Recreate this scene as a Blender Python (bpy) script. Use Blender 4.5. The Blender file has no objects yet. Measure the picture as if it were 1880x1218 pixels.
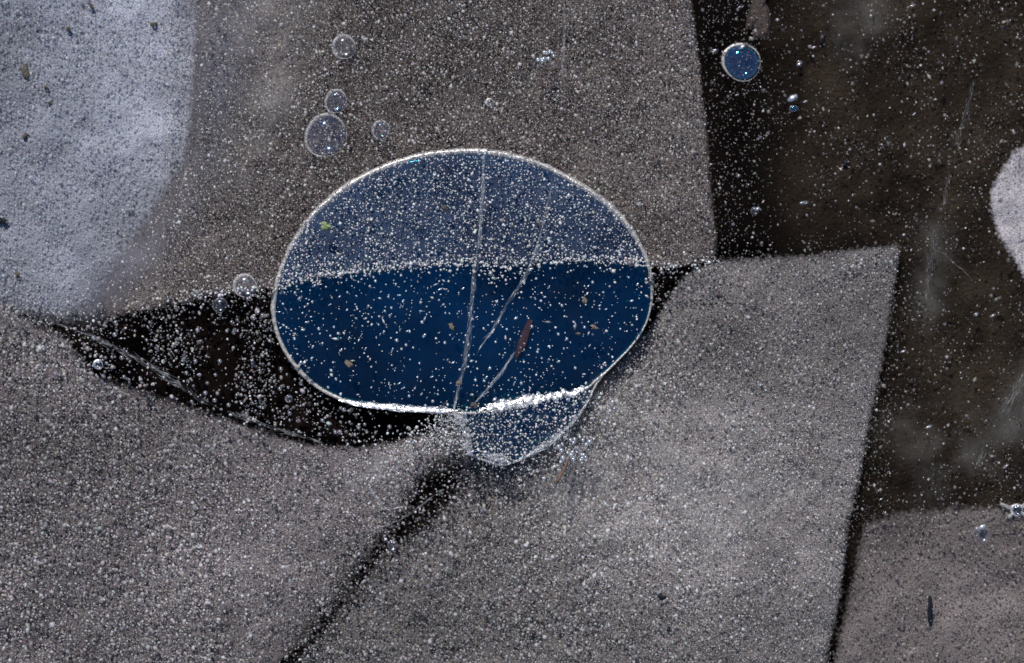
import bpy, bmesh, math, random
import numpy as np
from mathutils import Vector, Matrix

rng = np.random.default_rng(7)
random.seed(7)
R = math.radians
scene = bpy.context.scene
col = scene.collection

# ------------------------------------------------------------------ camera
H = 0.60                 # camera height above the ice surface (z = 0), metres
FPX = 6050.0             # focal length in photo pixels: 0.1 mm per pixel 5 mm down in the ice
cam_d = bpy.data.cameras.new("camera")
cam = bpy.data.objects.new("camera", cam_d)
col.objects.link(cam)
cam.location = (0, 0, H)
cam.rotation_euler = (0, 0, 0)
cam_d.sensor_width = 36.0
cam_d.lens = 36.0 * FPX / 1880.0
cam_d.clip_start = 0.01
cam_d.clip_end = 200.0
cam_d.dof.use_dof = True
cam_d.dof.focus_distance = H + 0.0045
cam_d.dof.aperture_fstop = 6.3
scene.camera = cam

# ------------------------------------------------------------------ sky and sun
SUN_EL, SUN_AZ = R(47), R(-16)      # azimuth from +Y (top of the picture) towards +X
world = bpy.data.worlds.new("World")
scene.world = world
world.use_nodes = True
wn = world.node_tree
wn.nodes.clear()
sky = wn.nodes.new("ShaderNodeTexSky")
sky.sky_type = 'NISHITA'
sky.sun_disc = False
sky.sun_elevation = SUN_EL
sky.sun_rotation = SUN_AZ
sky.altitude = 1200
sky.air_density = 0.8
sky.dust_density = 0.2
sky.ozone_density = 5.0
bg = wn.nodes.new("ShaderNodeBackground")
bg.inputs["Strength"].default_value = 0.10
wo = wn.nodes.new("ShaderNodeOutputWorld")
wn.links.new(sky.outputs[0], bg.inputs[0])
wn.links.new(bg.outputs[0], wo.inputs[0])

sun_d = bpy.data.lights.new("sun", 'SUN')
sun_d.energy = 4.0
sun_d.angle = R(0.53)
sun_d.color = (1.0, 0.955, 0.91)
sun = bpy.data.objects.new("sun", sun_d)
col.objects.link(sun)
sdir = Vector((math.sin(SUN_AZ) * math.cos(SUN_EL), math.cos(SUN_AZ) * math.cos(SUN_EL), math.sin(SUN_EL)))
sun.rotation_euler = sdir.to_track_quat('Z', 'Y').to_euler()
sun.location = sdir * 2

vs = scene.view_settings
vs.view_transform = 'Standard'
vs.look = 'None'
vs.exposure = 0.0
vs.gamma = 1.0
vs.use_curve_mapping = False
scene.render.engine = 'CYCLES'
scene.cycles.use_denoising = False
scene.cycles.max_bounces = 6
scene.cycles.diffuse_bounces = 2
scene.cycles.glossy_bounces = 3
scene.cycles.transmission_bounces = 4
scene.cycles.transparent_max_bounces = 24
scene.cycles.sample_clamp_indirect = 2.0
scene.cycles.caustics_reflective = False
scene.cycles.caustics_refractive = False

# ------------------------------------------------------------------ helpers
def W(px, py, z):
    """Photo pixel -> world point at depth z (metres, negative = inside the ice)."""
    s = (H - z) / FPX
    return ((px - 940.0) * s, -(py - 609.0) * s, z)

def PX(z):
    return (H - z) / FPX          # metres per photo pixel at depth z

def tag(o, label=None, cat=None, group=None, kind=None):
    if label: o["label"] = label
    if cat: o["category"] = cat
    if group: o["group"] = group
    if kind: o["kind"] = kind
    return o

def link(name, me, mat=None, parent=None, smooth=True):
    if mat is not None and len(me.materials) == 0:
        me.materials.append(mat)
    o = bpy.data.objects.new(name, me)
    col.objects.link(o)
    if parent is not None:
        o.parent = parent
    if smooth and len(me.polygons):
        me.polygons.foreach_set("use_smooth", [True] * len(me.polygons))
    return o

def pydata(name, v, f):
    me = bpy.data.meshes.new(name)
    me.from_pydata([tuple(map(float, p)) for p in v], [], [tuple(int(i) for i in q) for q in f])
    me.update()
    return me

def recentre(me):
    """Move a mesh's origin to the middle of its base; returns the world offset."""
    co = np.empty(len(me.vertices) * 3, np.float32)
    me.vertices.foreach_get("co", co)
    co = co.reshape(-1, 3)
    c = (co.min(0) + co.max(0)) / 2
    c[2] = co[:, 2].min()
    co -= c
    me.vertices.foreach_set("co", co.ravel())
    me.update()
    return Vector([float(x) for x in c])

# value noise -------------------------------------------------------
def lerp(a, b, t): return a + (b - a) * t
def sstep(a, b, x):
    t = np.clip((x - a) / (b - a), 0, 1); return t * t * (3 - 2 * t)

class Noise:
    def __init__(s, seed):
        s.t = np.random.default_rng(seed).random((256, 256))
    def one(s, x, y):
        xi, yi = np.floor(x).astype(int), np.floor(y).astype(int)
        fx, fy = x - xi, y - yi
        fx = fx * fx * (3 - 2 * fx); fy = fy * fy * (3 - 2 * fy)
        t = s.t
        a = t[yi % 256, xi % 256]; b = t[yi % 256, (xi + 1) % 256]
        c = t[(yi + 1) % 256, xi % 256]; d = t[(yi + 1) % 256, (xi + 1) % 256]
        return (a * (1 - fx) + b * fx) * (1 - fy) + (c * (1 - fx) + d * fx) * fy
    def fbm(s, x, y, n=4):
        x = np.asarray(x, float); y = np.asarray(y, float)
        r, amp, tot = 0, 1.0, 0
        for i in range(n):
            r = r + amp * s.one(x * 2 ** i + 17.3 * i, y * 2 ** i + 5.1 * i)
            tot += amp; amp *= .55
        return r / tot
N1, N2, N3 = Noise(1), Noise(2), Noise(3)

def sdist(px, py, poly):
    """Signed distance in pixels to a closed polygon, positive inside."""
    P = np.asarray(poly, float)
    d2 = np.full(px.shape, 1e18)
    ins = np.zeros(px.shape, bool)
    for i in range(len(P)):
        ax, ay = P[i - 1]; bx, by = P[i]
        ex, ey = bx - ax, by - ay
        L = ex * ex + ey * ey + 1e-9
        t = np.clip(((px - ax) * ex + (py - ay) * ey) / L, 0, 1)
        d2 = np.minimum(d2, (px - ax - t * ex) ** 2 + (py - ay - t * ey) ** 2)
        c = ((ay > py) != (by > py)) & (px < (bx - ax) * (py - ay) / (by - ay + 1e-12) + ax)
        ins ^= c
    return np.where(ins, 1, -1) * np.sqrt(d2)

def pdist(px, py, line):
    """Distance in pixels to an open polyline."""
    d2 = np.full(px.shape, 1e18)
    for (ax, ay), (bx, by) in zip(line[:-1], line[1:]):
        ex, ey = bx - ax, by - ay
        t = np.clip(((px - ax) * ex + (py - ay) * ey) / (ex * ex + ey * ey + 1e-9), 0, 1)
        d2 = np.minimum(d2, (px - ax - t * ex) ** 2 + (py - ay - t * ey) ** 2)
    return np.sqrt(d2)

def smooth_curve(pts, n=8, closed=False):
    """Catmull-Rom through the points."""
    P = [np.array(p, float) for p in pts]
    m = len(P)
    out = []
    for i in range(m if closed else m - 1):
        if closed:
            p0, p1, p2, p3 = P[i - 1], P[i], P[(i + 1) % m], P[(i + 2) % m]
        else:
            p0, p1, p2, p3 = P[max(i - 1, 0)], P[i], P[i + 1], P[min(i + 2, m - 1)]
        for k in range(n):
            t = k / n
            out.append(.5 * ((2 * p1) + (-p0 + p2) * t + (2 * p0 - 5 * p1 + 4 * p2 - p3) * t * t + (-p0 + 3 * p1 - 3 * p2 + p3) * t ** 3))
    if not closed:
        out.append(P[-1])
    return np.array(out)

def resample(c, step, closed=False):
    c = np.asarray(c, float)
    if closed:
        c = np.vstack([c, c[:1]])
    d = np.r_[0, np.cumsum(np.hypot(*np.diff(c, axis=0).T))]
    n = max(3, int(d[-1] / step))
    t = np.linspace(0, d[-1], n, endpoint=not closed)
    return np.c_[np.interp(t, d, c[:, 0]), np.interp(t, d, c[:, 1])]

# ------------------------------------------------------------------ materials
def mat(name):
    m = bpy.data.materials.new(name)
    m.use_nodes = True
    m.node_tree.nodes.clear()
    return m, m.node_tree.nodes, m.node_tree.links

def out(nodes, links, sock):
    o = nodes.new("ShaderNodeOutputMaterial")
    links.new(sock, o.inputs["Surface"])

def grain_mat(name, rough, spec, opac):
    """Tiny bubbles: colour from the per-bubble tint, sparkle from the gloss."""
    m, n, l = mat(name)
    a = n.new("ShaderNodeAttribute"); a.attribute_name = "tint"
    p = n.new("ShaderNodeBsdfPrincipled")
    l.new(a.outputs["Color"], p.inputs["Base Color"])
    p.inputs["Roughness"].default_value = rough
    p.inputs["IOR"].default_value = spec
    tr = n.new("ShaderNodeBsdfTransparent"); mx = n.new("ShaderNodeMixShader")
    mx.inputs[0].default_value = opac
    l.new(tr.outputs[0], mx.inputs[1]); l.new(p.outputs[0], mx.inputs[2])
    out(n, l, mx.outputs[0])
    return m

def sheet_mat(name, c0, c1, scale, bump, alpha=1.0, rough=.7, contrast=(.35, .65), bscale=2200, soft=False, veil=False, floor=0.0, spec=.2):
    m, n, l = mat(name)
    tc = n.new("ShaderNodeTexCoord")
    big = n.new("ShaderNodeTexNoise"); big.inputs["Scale"].default_value = scale
    big.inputs["Detail"].default_value = 8; big.inputs["Roughness"].default_value = .65
    l.new(tc.outputs["Object"], big.inputs["Vector"])
    ramp = n.new("ShaderNodeValToRGB")
    ramp.color_ramp.elements[0].position = contrast[0]; ramp.color_ramp.elements[0].color = (*c0, 1)
    ramp.color_ramp.elements[1].position = contrast[1]; ramp.color_ramp.elements[1].color = (*c1, 1)
    l.new(big.outputs["Fac"], ramp.inputs["Fac"])
    fine = n.new("ShaderNodeTexNoise"); fine.inputs["Scale"].default_value = bscale
    fine.inputs["Detail"].default_value = 4
    l.new(tc.outputs["Object"], fine.inputs["Vector"])
    bmp = n.new("ShaderNodeBump"); bmp.inputs["Strength"].default_value = bump
    bmp.inputs["Distance"].default_value = .0006
    l.new(fine.outputs["Fac"], bmp.inputs["Height"])
    p = n.new("ShaderNodeBsdfPrincipled")
    p.inputs["Roughness"].default_value = rough
    p.inputs["Specular IOR Level"].default_value = spec
    sock = ramp.outputs["Color"]
    if soft:
        la = n.new("ShaderNodeAttribute"); la.attribute_name = "frost"  # scales the base colour: frost variation plus painted lighting gradients
        g2 = n.new("ShaderNodeTexNoise"); g2.inputs["Scale"].default_value = bscale * 1.3; g2.inputs["Detail"].default_value = 2
        l.new(tc.outputs["Object"], g2.inputs["Vector"])
        gm = n.new("ShaderNodeMapRange"); gm.inputs["From Min"].default_value = .3; gm.inputs["From Max"].default_value = .7
        gm.inputs["To Min"].default_value = .45; gm.inputs["To Max"].default_value = 1.6
        l.new(g2.outputs["Fac"], gm.inputs["Value"])
        pr = n.new("ShaderNodeMath"); pr.operation = 'MULTIPLY'
        l.new(la.outputs["Fac"], pr.inputs[0]); l.new(gm.outputs[0], pr.inputs[1])
        vm = n.new("ShaderNodeVectorMath"); vm.operation = 'SCALE'
        l.new(sock, vm.inputs[0]); l.new(pr.outputs[0], vm.inputs["Scale"])
        sock = vm.outputs[0]
    l.new(sock, p.inputs["Base Color"])
    l.new(bmp.outputs["Normal"], p.inputs["Normal"])
    if soft:
        at = n.new("ShaderNodeAttribute"); at.attribute_name = "fade"
        e = n.new("ShaderNodeTexNoise"); e.inputs["Scale"].default_value = 1500; e.inputs["Detail"].default_value = 3
        l.new(tc.outputs["Object"], e.inputs["Vector"])
        ad = n.new("ShaderNodeMath"); ad.operation = 'ADD'
        l.new(at.outputs["Fac"], ad.inputs[0]); l.new(e.outputs["Fac"], ad.inputs[1])
        mr = n.new("ShaderNodeMapRange")
        mr.inputs["From Min"].default_value = .72; mr.inputs["From Max"].default_value = 1.15
        l.new(ad.outputs[0], mr.inputs["Value"])
        tr = n.new("ShaderNodeBsdfTransparent")
        mx = n.new("ShaderNodeMixShader")
        l.new(mr.outputs[0], mx.inputs[0]); l.new(tr.outputs[0], mx.inputs[1]); l.new(p.outputs[0], mx.inputs[2])
        out(n, l, mx.outputs[0])
    elif alpha <= 1.0 and veil:
        mr = n.new("ShaderNodeMapRange")
        mr.inputs["From Min"].default_value = .38; mr.inputs["From Max"].default_value = .7
        mr.inputs["To Min"].default_value = alpha * floor; mr.inputs["To Max"].default_value = alpha
        nz = n.new("ShaderNodeTexNoise"); nz.inputs["Scale"].default_value = scale * .6
        nz.inputs["Detail"].default_value = 5
        l.new(tc.outputs["Object"], nz.inputs["Vector"])
        l.new(nz.outputs["Fac"], mr.inputs["Value"])
        at = n.new("ShaderNodeAttribute"); at.attribute_name = "fade"
        mu = n.new("ShaderNodeMath"); mu.operation = 'MULTIPLY'
        l.new(mr.outputs[0], mu.inputs[0]); l.new(at.outputs["Fac"], mu.inputs[1])
        tr = n.new("ShaderNodeBsdfTransparent")
        mx = n.new("ShaderNodeMixShader")
        l.new(mu.outputs[0], mx.inputs[0]); l.new(tr.outputs[0], mx.inputs[1]); l.new(p.outputs[0], mx.inputs[2])
        out(n, l, mx.outputs[0])
    else:
        out(n, l, p.outputs[0])
    return m

def plain_mat(name, c, rough=.5, ior=1.45, var=.35, scale=1500, metallic=0.0):
    m, n, l = mat(name)
    tc = n.new("ShaderNodeTexCoord")
    nz = n.new("ShaderNodeTexNoise"); nz.inputs["Scale"].default_value = scale; nz.inputs["Detail"].default_value = 4
    l.new(tc.outputs["Object"], nz.inputs["Vector"])
    r = n.new("ShaderNodeValToRGB")
    r.color_ramp.elements[0].position = .3; r.color_ramp.elements[0].color = (*[x * (1 - var) for x in c], 1)
    r.color_ramp.elements[1].position = .7; r.color_ramp.elements[1].color = (*[min(1, x * (1 + var)) for x in c], 1)
    l.new(nz.outputs["Fac"], r.inputs["Fac"])
    p = n.new("ShaderNodeBsdfPrincipled")
    p.inputs["Roughness"].default_value = rough; p.inputs["IOR"].default_value = ior
    p.inputs["Metallic"].default_value = metallic
    l.new(r.outputs["Color"], p.inputs["Base Color"])
    out(n, l, p.outputs[0])
    return m

def film_mat(name, mirror, tint, rough, milk, milk_c, bump=0.0, clear=True, bscale=900, mvar=0.0):
    """Wall of an air bubble in ice: a mirror film, a little milky frost, the rest clear (or dark behind)."""
    m, n, l = mat(name)
    g = n.new("ShaderNodeBsdfGlossy"); g.inputs["Color"].default_value = (*tint, 1); g.inputs["Roughness"].default_value = rough
    if clear:
        b = n.new("ShaderNodeBsdfTransparent")
    else:
        b = n.new("ShaderNodeBsdfDiffuse"); b.inputs["Color"].default_value = (.0015, .004, .010, 1)
    d = n.new("ShaderNodeBsdfDiffuse"); d.inputs["Color"].default_value = (*milk_c, 1)
    m1 = n.new("ShaderNodeMixShader"); m2 = n.new("ShaderNodeMixShader")
    tc = n.new("ShaderNodeTexCoord")
    nz = n.new("ShaderNodeTexNoise"); nz.inputs["Scale"].default_value = bscale; nz.inputs["Detail"].default_value = 5
    l.new(tc.outputs["Object"], nz.inputs["Vector"])
    mr = n.new("ShaderNodeMapRange")
    mr.inputs["From Min"].default_value = .35; mr.inputs["From Max"].default_value = .75
    mr.inputs["To Min"].default_value = milk * .3; mr.inputs["To Max"].default_value = milk * 1.8
    l.new(nz.outputs["Fac"], mr.inputs["Value"])
    if bump:
        bm = n.new("ShaderNodeBump"); bm.inputs["Strength"].default_value = bump; bm.inputs["Distance"].default_value = .0004
        l.new(nz.outputs["Fac"], bm.inputs["Height"])
        l.new(bm.outputs[0], g.inputs["Normal"])
    l.new(mr.outputs[0], m1.inputs[0]); l.new(b.outputs[0], m1.inputs[1]); l.new(d.outputs[0], m1.inputs[2])
    m2.inputs[0].default_value = mirror
    if mvar:
        n3 = n.new("ShaderNodeTexNoise"); n3.inputs["Scale"].default_value = 55; n3.inputs["Detail"].default_value = 4
        l.new(tc.outputs["Object"], n3.inputs["Vector"])
        r3 = n.new("ShaderNodeMapRange"); r3.inputs["From Min"].default_value = .3; r3.inputs["From Max"].default_value = .7
        r3.inputs["To Min"].default_value = mirror * (1 - mvar); r3.inputs["To Max"].default_value = mirror * (1 + mvar)
        l.new(n3.outputs["Fac"], r3.inputs["Value"]); l.new(r3.outputs[0], m2.inputs[0])
    l.new(m1.outputs[0], m2.inputs[1]); l.new(g.outputs[0], m2.inputs[2])
    out(n, l, m2.outputs[0])
    return m

M_grain = grain_mat("tiny_bubble", .36, 1.5, .45)
M_grain_bright = grain_mat("tiny_bright_bubble", .30, 1.6, .78)
M_grain_soft = grain_mat("soft_grain", .22, 1.7, .7)
M_body = film_mat("big_bubble_film", .19, (.02, .60, 1.0), .05, .004, (.5, .5, .6), clear=False, bscale=260, mvar=.6)
M_lobe = film_mat("lobe_film", .22, (.05, .60, 1.0), .08, .05, (.45, .47, .55), clear=False, bscale=260)
M_rim = film_mat("bubble_rim", .18, (1, .98, .95), .28, .66, (.62, .58, .53), bump=.35, bscale=2600)  # cream milk stands for sunlight scattered in the curved edge
M_flash = film_mat("flash_wall_film", .55, (1, 1, 1), .30, .30, (.6, .6, .62), bump=.7, bscale=1300)
M_soft_rim = film_mat("frosted_rim", .08, (1, .98, .95), .3, .34, (.55, .54, .53), bump=.5, bscale=3000)
M_film = film_mat("small_bubble_film", .03, (.75, .85, 1.0), .2, .03, (.6, .6, .65))
M_bead = film_mat("bubble_bead", .32, (.9, .95, 1.0), .28, .30, (.55, .56, .6))
M_bead_dim = film_mat("bubble_bead_dim", .16, (.9, .95, 1.0), .3, .34, (.22, .21, .215), clear=True)
M_crack = film_mat("crack_face", .05, (.9, .95, 1), .35, .14, (.56, .58, .60), bscale=2600)
M_crack_mid = film_mat("crack_face_mid", .03, (.9, .95, 1), .4, .15, (.5, .5, .5), bscale=2200)
M_frost = film_mat("frost_needles", .10, (.95, .97, 1), .35, .62, (.68, .69, .70), bscale=2600)
M_crack_faint = film_mat("crack_face_faint", .02, (.9, .95, 1), .4, .09, (.42, .41, .40), bscale=1800)

# ------------------------------------------------------------------ outlines traced in photo pixels
BUBBLE = resample(smooth_curve([
    (835, 758), (760, 753), (680, 745), (622, 731), (572, 702), (535, 662), (512, 620), (502, 575), (506, 532), (518, 490),
    (542, 440), (582, 388), (640, 341), (702, 309), (775, 286), (860, 278), (930, 285), (1000, 306), (1066, 341), (1120, 380),
    (1160, 426), (1186, 474), (1196, 520), (1195, 560), (1184, 598), (1160, 634), (1128, 668), (1100, 694), (1070, 716), (1010, 732), (940, 748), (880, 757)],
    8, True), 4, True)
LOBE = resample(smooth_curve([
    (850, 728), (900, 712), (960, 700), (1020, 688), (1062, 676), (1104, 686), (1092, 710), (1076, 742), (1050, 778), (1018, 806), (975, 834), (930, 853), (896, 848), (866, 832), (855, 800)], 6, True), 4, True)
EDGE = [(-400, 640), (130, 592), (200, 575), (300, 556), (400, 538), (470, 530), (520, 523), (600, 507), (680, 497), (760, 489), (850, 484),
        (930, 488), (1000, 482), (1080, 478), (1150, 484), (1230, 490), (1312, 478)]

A_POLY = [(-400, -400), (1262, -400), (1266, 0), (1282, 120), (1296, 260), (1304, 360), (1312, 440), (1312, 478)] + EDGE[::-1][1:]
E_POLY = [(-500, -500), (372, -500), (362, 0), (358, 100), (350, 230), (338, 300), (292, 370), (262, 425), (208, 490), (165, 555), (120, 580), (60, 572), (0, 556), (-500, 600)]
E2_POLY = [(345, -500), (490, -500), (480, 0), (462, 100), (436, 220), (405, 300), (355, 390), (305, 450), (240, 520), (165, 570), (210, 480), (262, 420), (292, 370), (338, 300), (350, 230), (358, 100)]
LEAF = [(0, 560), (70, 588), (130, 600), (200, 578), (300, 556), (400, 540), (470, 532), (520, 525), (760, 500), (1190, 486), (1300, 480), (1255, 505), (1235, 535), (1205, 590), (1170, 640), (1000, 700),
        (830, 762), (800, 785), (730, 800), (650, 812), (560, 806), (480, 786), (400, 765), (320, 738), (240, 712), (175, 690), (145, 655), (120, 620), (60, 598)]
C_POLY = [(-500, 560), (0, 562), (60, 600), (120, 624), (142, 660), (172, 694), (240, 716), (320, 742), (400, 769), (480, 796), (560, 820), (650, 826), (730, 815), (795, 798), (840, 780), (862, 812),
          (800, 842), (762, 875), (735, 930), (696, 980), (652, 1032), (625, 1090), (570, 1150), (505, 1218), (340, 1700), (-500, 1700)]
D_POLY = [(862, 830), (930, 858), (1010, 815), (1060, 770), (1090, 720), (1160, 640), (1205, 592), (1236, 540), (1258, 508), (1312, 482), (1400, 476), (1500, 470), (1580, 460), (1648, 455), (1640, 520), (1625, 620), (1605, 720), (1585, 820),
          (1570, 900), (1554, 960), (1546, 1040), (1538, 1100), (1520, 1180), (1505, 1260), (1470, 1700), (430, 1700), (565, 1218), (622, 1145), (668, 1090), (705, 1035), (785, 985), (850, 915)]
F_POLY = [(1590, 965), (1650, 945), (1750, 938), (1850, 936), (2300, 930), (2300, 1700), (1480, 1700), (1535, 1230), (1552, 1140), (1572, 1060), (1584, 1000)]
G_POLY = [(1838, 318), (1860, 285), (1890, 262), (2000, 230), (2300, 240), (2300, 620), (2000, 600), (1900, 540), (1866, 480), (1836, 430), (1822, 385), (1822, 350)]

# ------------------------------------------------------------------ setting: water, silt and the frosted sheets in the ice
def sheet(name, poly, z, m, label, jag=3.0, step=9, kind="structure", fade=None, seed=0):
    c = resample(np.array(poly, float), step, True)
    inside = (c[:, 0] > -350) & (c[:, 0] < 2250) & (c[:, 1] > -350) & (c[:, 1] < 1600)
    n = np.c_[N2.fbm(c[:, 0] * .05 + seed, c[:, 1] * .05) - .5, N3.fbm(c[:, 0] * .05, c[:, 1] * .05 + seed) - .5]
    c = c + n * jag * 6 * inside[:, None]
    bm = bmesh.new()
    vs_ = [bm.verts.new(W(x, y, z)) for x, y in c]
    bm.faces.new(vs_)
    bmesh.ops.triangulate(bm, faces=bm.faces[:])
    bm.normal_update()
    if sum(f.normal.z for f in bm.faces) < 0:
        bmesh.ops.reverse_faces(bm, faces=bm.faces[:])
    me = bpy.data.meshes.new(name)
    bm.to_mesh(me); bm.free()
    o = link(name, me, m, smooth=False)
    tag(o, label, None, None, kind)
    return o

def soft_sheet(name, poly, z, m, label, soft, step=14, kind="stuff", frost=None):
    """A veil whose thickness thins out towards its edge."""
    P = np.array(poly, float)
    sf = soft if callable(soft) else None
    if sf: soft = 60
    x0, y0 = np.maximum(P.min(0) - soft, (-380, -380)); x1, y1 = np.minimum(P.max(0) + soft, (2260, 1600))
    gx, gy = np.meshgrid(np.arange(x0, x1 + step, step), np.arange(y0, y1 + step, step))
    d = sdist(gx.ravel(), gy.ravel(), poly).reshape(gx.shape)
    h, w = gx.shape
    zz = z + (N1.fbm(gx * .012, gy * .012) - .5) * .003
    V = np.stack([(gx - 940) * (H - zz) / FPX, -(gy - 609) * (H - zz) / FPX, zz], -1).reshape(-1, 3)
    idx = np.arange(h * w).reshape(h, w)
    q = np.stack([idx[1:, :-1], idx[1:, 1:], idx[:-1, 1:], idx[:-1, :-1]], -1).reshape(-1, 4)
    keep = (d.ravel()[q] > -soft).any(1)
    me = pydata(name, V, q[keep])
    at = me.attributes.new("fade", 'FLOAT', 'POINT')
    t = np.clip(d.ravel() / (sf(gx.ravel(), gy.ravel()) if sf else soft) * .5 + .5, 0, 1)
    at.data.foreach_set("value", (t * t * (3 - 2 * t)).astype(np.float32))
    fr = frost(gx.ravel(), gy.ravel()) if frost else np.ones(gx.size)
    me.attributes.new("frost", 'FLOAT', 'POINT').data.foreach_set("value", fr.astype(np.float32))
    o = link(name, me, m)
    tag(o, label, None, None, kind)
    return o

M_water = sheet_mat("deep_water", (.0025, .002, .0021), (.0085, .006, .0052), 110, .1, rough=.6, bscale=300, spec=0)
wv = 6.0
water = link("water", pydata("water", [(-wv, -wv, -.10), (wv, -wv, -.10), (wv, wv, -.10), (-wv, wv, -.10)], [(0, 1, 2, 3)]), M_water, smooth=False)
tag(water, "black lake water under the ice", None, None, "structure")

M_sheetA = sheet_mat("brown_frost", (.080, .066, .060), (.140, .119, .112), 90, .9, soft=True, bscale=3600)
M_sheetE = sheet_mat("bright_frost", (.27, .285, .33), (.43, .445, .505), 120, .8, bscale=4200, soft=True)
M_sheetC = sheet_mat("grey_frost", (.125, .109, .110), (.225, .200, .200), 70, 1.0, bscale=3400, soft=True)
M_sheetD = sheet_mat("grey_frost_fine", (.165, .148, .142), (.285, .260, .251), 60, 1.0, bscale=4000, soft=True)
M_sheetF = sheet_mat("taupe_frost", (.115, .098, .092), (.20, .172, .163), 70, .6, bscale=3000, soft=True)
M_sheetG = sheet_mat("pale_frost", (.30, .28, .29), (.46, .43, .44), 130, .4, bscale=2800, soft=True)

def blob(x, y, cx, cy, rx, ry): return np.exp(-(((x - cx) / rx) ** 2 + ((y - cy) / ry) ** 2))
def mottle(x, y, k=.006, o=0): return .58 + .56 * N2.fbm(x * k + o, y * k, 4) + .30 * N1.fbm(x * k * 6 + o, y * k * 6, 3)
def frA(x, y): return mottle(x, y, .008, 2) * (1 + .5 * sstep(520, 350, x + (y - 250) * .35) + .25 * sstep(1000, 1280, x) - .18 * blob(x, y, 800, 80, 260, 180) + .5 * blob(x, y, 500, 60, 90, 120))
def frE(x, y): return mottle(x, y, .008, 7) * (.86 + .30 * blob(x, y, 300, 150, 130, 260) - .22 * blob(x, y, -10, 150, 130, 170) - .22 * sstep(380, 560, y))
def frC(x, y): return mottle(x, y, .007, 11) * (.88 + .75 * blob(x, y, 745, 850, 120, 70) + .30 * blob(x, y, 480, 1000, 160, 160) - .25 * blob(x, y, 90, 820, 170, 90) + .20 * blob(x, y, 30, 690, 120, 80) - .3 * blob(x, y, 560, 1180, 90, 120))  # frost patches and a lighting gradient painted across the lower left
def frD(x, y): return mottle(x, y, .007, 17) * (.82 + .55 * blob(x, y, 1180, 880, 230, 170) + .28 * blob(x, y, 1480, 860, 120, 130) - .22 * blob(x, y, 1330, 600, 130, 80) - .30 * blob(x, y, 800, 1130, 190, 140) + .2 * blob(x, y, 1330, 1060, 160, 120))  # lower right: its lighting gradient painted in together with the frost
def frF(x, y): return mottle(x, y, .009, 23) * (.85 + .35 * sstep(1680, 1880, x) * sstep(960, 1150, y))

A_SHEET = [(1262, -400), (1266, 0), (1282, 120), (1296, 260), (1304, 360), (1312, 440), (1312, 478)] + [p for p in EDGE[::-1][1:] if p[0] > 150] + [(190, 560), (205, 510), (265, 420), (300, 372), (345, 300), (360, 180), (368, 0), (375, -400)]
soft_sheet("ice", A_SHEET, -.0100, M_sheetA, "brown grey ice behind the upper bubbles", lambda x, y: np.where(x > 1200, 12, 26), step=8, kind="structure", frost=frA)
soft_sheet("ice", E_POLY, -.0130, M_sheetE, "bright bluish frosted ice filling the upper left corner", lambda x, y: 14 + 46 * sstep(180, 420, y), step=7, kind="structure", frost=frE)
soft_sheet("ice", C_POLY, -.0098, M_sheetC, "grey frosted ice across the lower left", lambda x, y: 20 + 36 * sstep(480, 620, x) * sstep(850, 950, y), step=8, kind="structure", frost=frC)
soft_sheet("ice", D_POLY, -.0102, M_sheetD, "grey frosted ice across the lower right", lambda x, y: 16 + 42 * sstep(1000, 850, x), step=7, kind="structure", frost=frD)
soft_sheet("ice", F_POLY, -.0116, M_sheetF, "taupe frosted ice in the lower right corner", 28, step=8, kind="structure", frost=frF)
soft_sheet("ice", G_POLY, -.0120, M_sheetG, "pale rounded ice at the right edge", 16, step=6, kind="structure", frost=lambda x, y: .8 + .4 * N1.fbm(x * .02, y * .02))

M_silt = sheet_mat("olive_silt", (.013, .0098, .0072), (.062, .047, .034), 120, 1.0, alpha=1.0, bscale=1500, contrast=(.30, .78), veil=True, spec=0, floor=.55)
soft_sheet("silt_cloud", [(1450, -300), (1900, -300), (2300, 200), (2300, 1000), (1566, 1000), (1600, 800), (1655, 560), (1668, 440), (1480, 440), (1440, 300), (1430, 100)], -.0124, M_silt, "dim olive silt in the dark water on the right", 90)
M_murk = sheet_mat("brown_murk", (.005, .0036, .0034), (.015, .0098, .0082), 160, .6, alpha=.95, bscale=1500, veil=True, floor=.3, spec=0)
soft_sheet("silt_cloud", LEAF, -.0118, M_murk, "brown murk showing through the dark gap beside the big bubble", 30, step=9)
soft_sheet("silt_cloud", [(800, 830), (880, 850), (840, 920), (740, 1040), (660, 1120), (580, 1240), (480, 1300), (530, 1200), (640, 1060), (700, 970), (760, 880)], -.0118, M_murk, "brown murk showing through the dark diagonal gap", 30, step=9)
M_murk2 = sheet_mat("black_murk", (.0015, .0014, .0018), (.006, .0046, .0044), 160, .6, alpha=.95, bscale=1500, veil=True, floor=.3, spec=0)
soft_sheet("silt_cloud", [(1290, -300), (1450, -300), (1450, 460), (1330, 470), (1320, 300)], -.0130, M_murk2, "near black murk in the strip right of the upper grey ice", 30, step=12)
soft_sheet("silt_cloud", [(1640, 470), (1700, 470), (1640, 800), (1590, 1000), (1560, 1230), (1530, 1230), (1560, 960), (1600, 760)], -.0130, M_murk2, "near black murk in the strip right of the lower grey ice", 24, step=10)
M_wisp = sheet_mat("frost_haze", (.44, .42, .40), (.56, .54, .52), 190, 0, alpha=.24, bscale=500, veil=True)
soft_sheet("frost_haze", [(850, 830), (830, 800), (780, 818), (690, 840), (620, 870), (640, 910), (720, 890), (790, 856)], -.0052, M_wisp, "bright frosty haze fanning left from the lobe", 28, step=8)
soft_sheet("frost_haze", [(1010, 830), (1100, 740), (1300, 770), (1420, 880), (1330, 1010), (1100, 990), (960, 930)], -.0056, M_wisp, "pale frosty haze right of the lobe", 80, step=10)
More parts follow.
